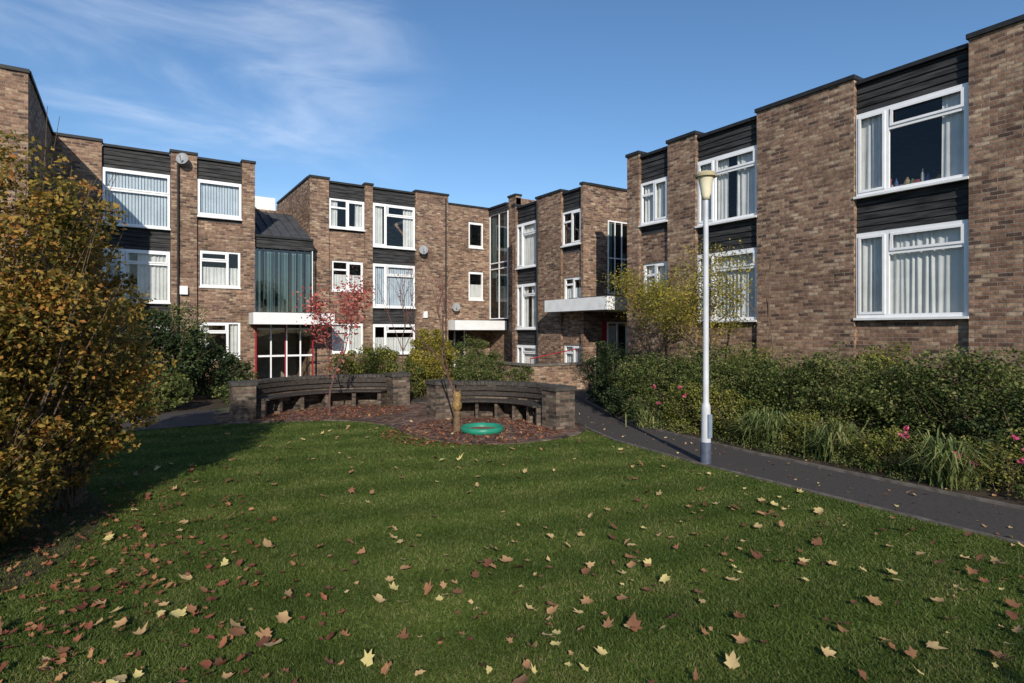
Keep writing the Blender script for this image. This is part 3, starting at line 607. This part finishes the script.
# ---------------------------------------------------------------- fallen leaves
def leaves(name,XY,smin,smax,mat,zb=.03,curl=.3):
    n=len(XY)
    lob=[(0,1.0),(20,.62),(32,.5),(48,.88),(66,.5),(85,.42),(105,.72),(130,.36),(160,.32),(180,.12),(200,.32),(230,.36),(255,.72),(275,.42),(294,.5),(312,.88),(328,.5),(340,.62)]
    K=len(lob); a=np.radians([l[0] for l in lob]); r=np.array([l[1] for l in lob])
    V=np.zeros((n,K+1,3)); s=rng.uniform(smin,smax,n)*.5; th=rng.uniform(0,6.28,n)
    blunt=rng.uniform(0,.6,(n,1)); rj=(r[None,:]*(1-blunt)+.68*blunt)*rng.uniform(.8,1.2,(n,K)); lx=np.cos(a)*rj*s[:,None]; ly=np.sin(a)*rj*s[:,None]*rng.uniform(.5,1,(n,1))
    lz=(lx**2/s[:,None])*rng.uniform(-.1,curl*2,(n,1))+(ly**2/s[:,None])*rng.uniform(0,curl*3,(n,1))+rng.uniform(0,.008,(n,K))
    tx=rng.normal(0,.28,n)[:,None]; ty=rng.normal(0,.28,n)[:,None]
    lz=lz+lx*tx+ly*ty
    V[:,1:,0]=XY[:,0,None]+lx*np.cos(th)[:,None]-ly*np.sin(th)[:,None]; V[:,1:,1]=XY[:,1,None]+lx*np.sin(th)[:,None]+ly*np.cos(th)[:,None]; V[:,1:,2]=zb+lz-np.minimum(0,lz.min(1))[:,None]
    V[:,0,0]=XY[:,0];V[:,0,1]=XY[:,1];V[:,0,2]=zb-np.minimum(0,lz.min(1))
    i=np.arange(K); tri=np.stack([np.zeros(K,int),i+1,(i+1)%K+1],1); F=(tri[None]+(np.arange(n)*(K+1))[:,None,None]).reshape(-1,3)
    return mknp(name,V.reshape(-1,3),F,mat)
M_fl=leafmat('fallen_leaf_surface',[(0,(.14,.06,.035)),(.3,(.29,.14,.07)),(.6,(.46,.29,.14)),(.85,(.56,.42,.2)),(1,(.6,.5,.2))],.15)
M_fr=leafmat('fallen_red_leaf_surface',[(0,(.12,.04,.025)),(.5,(.26,.09,.05)),(1,(.38,.2,.09))],.1)
A=np.column_stack([rng.uniform(-2.5,6.9,420),rng.uniform(1.0,12.5,420)]); B=np.column_stack([rng.uniform(1.5,6.9,220),rng.uniform(.6,4.5,220)]); A2=np.column_stack([rng.uniform(-.5,3.5,110),rng.uniform(2.5,5.5,110)])
leaves('fallen_leaves',np.concatenate([A,B,A2]),.06,.17,M_fl,zb=.038)
C_=np.column_stack([rng.normal(-.3,.9,900),rng.normal(5.8,1.8,900)]); C_=C_[C_[:,0]<1.3]
leaves('fallen_leaves',C_,.05,.11,M_fr,zb=.035)
t_=rng.uniform(0,6.28,3000); q=rng.uniform(0,1,3000)**.5
D1=np.column_stack([4.2+1.9*q*np.cos(t_),14.2+1.1*q*np.sin(t_)])[:1300]; D2=np.column_stack([5.8+1.9*q*np.cos(t_),10.2+1.5*q*np.sin(t_)])[1300:]
leaves('fallen_leaves',np.concatenate([D1,D2]),.04,.1,M_fr,zb=.024)
E_=np.column_stack([rng.uniform(6.9,9.2,260),rng.uniform(1,11,260)]); leaves('fallen_leaves',E_,.04,.09,M_fl,zb=.02)
# ---------------------------------------------------------------- grass blades
n=420000
dd=2.6+ (rng.uniform(0,1,n)**1.3)*10.5; tt=rng.uniform(-.98,.98,n)
X=dd*(.546+.838*tt); Y=dd*(.838-.546*tt)
def inpoly(X,Y,pts):
    r=np.zeros(len(X),bool); j=len(pts)-1
    for i in range(len(pts)):
        xi,yi=pts[i];xj,yj=pts[j]; c=((yi>Y)!=(yj>Y))&(X<(xj-xi)*(Y-yi)/((yj-yi) or 1e-9)+xi); r^=c; j=i
    return r
ok=inpoly(X,Y,lawnpts)&~inpoly(X,Y,pat); X,Y,dd=X[ok],Y[ok],dd[ok]; n=len(X)
h=rng.uniform(.013,.036,n); a=rng.uniform(0,6.28,n); w_=.0022+.0007*dd
lx=rng.normal(0,.018,n); ly=rng.normal(0,.018,n)
V=np.empty((n,3,3)); V[:,0]=np.column_stack([X-np.cos(a)*w_,Y-np.sin(a)*w_,np.full(n,.005)]); V[:,1]=np.column_stack([X+np.cos(a)*w_,Y+np.sin(a)*w_,np.full(n,.005)]); V[:,2]=np.column_stack([X+lx,Y+ly,.005+h])
mknp('lawn_grass_blades',V.reshape(-1,3),np.arange(3*n).reshape(n,3),BLADE)
# ---------------------------------------------------------------- light, sky, camera
EL=math.radians(26); S=Vector((-.44,-.898,0)).normalized(); az=math.atan2(S.x,S.y)
sd=Vector((S.x*math.cos(EL),S.y*math.cos(EL),math.sin(EL)))
l=D.lights.new('sun','SUN'); l.energy=4.7; l.angle=math.radians(.5); l.color=(1,.92,.80)
o=D.objects.new('sun',l); sc.collection.objects.link(o); o.rotation_euler=sd.to_track_quat('Z','Y').to_euler(); o.location=(-10,-30,25)
w=D.worlds.new('World'); sc.world=w; w.use_nodes=True; nt=w.node_tree; nt.nodes.clear(); L=nt.links
out=N(nt,'ShaderNodeOutputWorld'); bg=N(nt,'ShaderNodeBackground'); sky=N(nt,'ShaderNodeTexSky',sky_type='NISHITA')
sky.sun_disc=False; sky.sun_elevation=EL; sky.sun_rotation=az%(2*math.pi); sky.air_density=1.0; sky.dust_density=.4; sky.ozone_density=3.5
hs=N(nt,'ShaderNodeHueSaturation'); hs.inputs['Saturation'].default_value=1.1; L.new(sky.outputs[0],hs.inputs['Color'])
tc=N(nt,'ShaderNodeTexCoord'); mp=N(nt,'ShaderNodeMapping'); mp.inputs['Scale'].default_value=(2.6,2.2,9); mp.inputs['Rotation'].default_value=(0,.3,0); L.new(tc.outputs['Generated'],mp.inputs[0])
no=N(nt,'ShaderNodeTexNoise'); no.inputs['Scale'].default_value=1.3; no.inputs['Detail'].default_value=9; no.inputs['Roughness'].default_value=.55; no.inputs['Distortion'].default_value=.5; L.new(mp.outputs[0],no.inputs['Vector'])
mr=N(nt,'ShaderNodeMapRange',interpolation_type='SMOOTHSTEP'); mr.inputs[1].default_value=.43; mr.inputs[2].default_value=.95; mr.inputs[4].default_value=.6; L.new(no.outputs['Fac'],mr.inputs[0])
dp=N(nt,'ShaderNodeVectorMath',operation='DOT_PRODUCT'); L.new(tc.outputs['Generated'],dp.inputs[0]); dp.inputs[1].default_value=Vector((.0,1.05,.5)).normalized()
m2=N(nt,'ShaderNodeMapRange',interpolation_type='SMOOTHERSTEP'); m2.inputs[1].default_value=.88; m2.inputs[2].default_value=1.0; L.new(dp.outputs['Value'],m2.inputs[0])
mu=N(nt,'ShaderNodeMath',operation='MULTIPLY',use_clamp=True); L.new(mr.outputs[0],mu.inputs[0]); L.new(m2.outputs[0],mu.inputs[1])
mx=N(nt,'ShaderNodeMix',data_type='RGBA'); L.new(mu.outputs[0],mx.inputs[0]); L.new(hs.outputs[0],mx.inputs[6]); mx.inputs[7].default_value=(7,7.6,8.6,1)
L.new(mx.outputs[2],bg.inputs[0]); bg.inputs[1].default_value=.145; L.new(bg.outputs[0],out.inputs[0])
cam=D.cameras.new('camera'); cam.lens=20.74; cam.sensor_width=36; cam.clip_end=2000; cam.shift_y=-10.5/1024
co=D.objects.new('camera',cam); co.location=(0,0,2); co.rotation_euler=(math.radians(90),0,math.radians(-33.1)); sc.collection.objects.link(co); sc.camera=co
sc.view_settings.view_transform='Standard'; sc.view_settings.look='None'; sc.view_settings.exposure=0
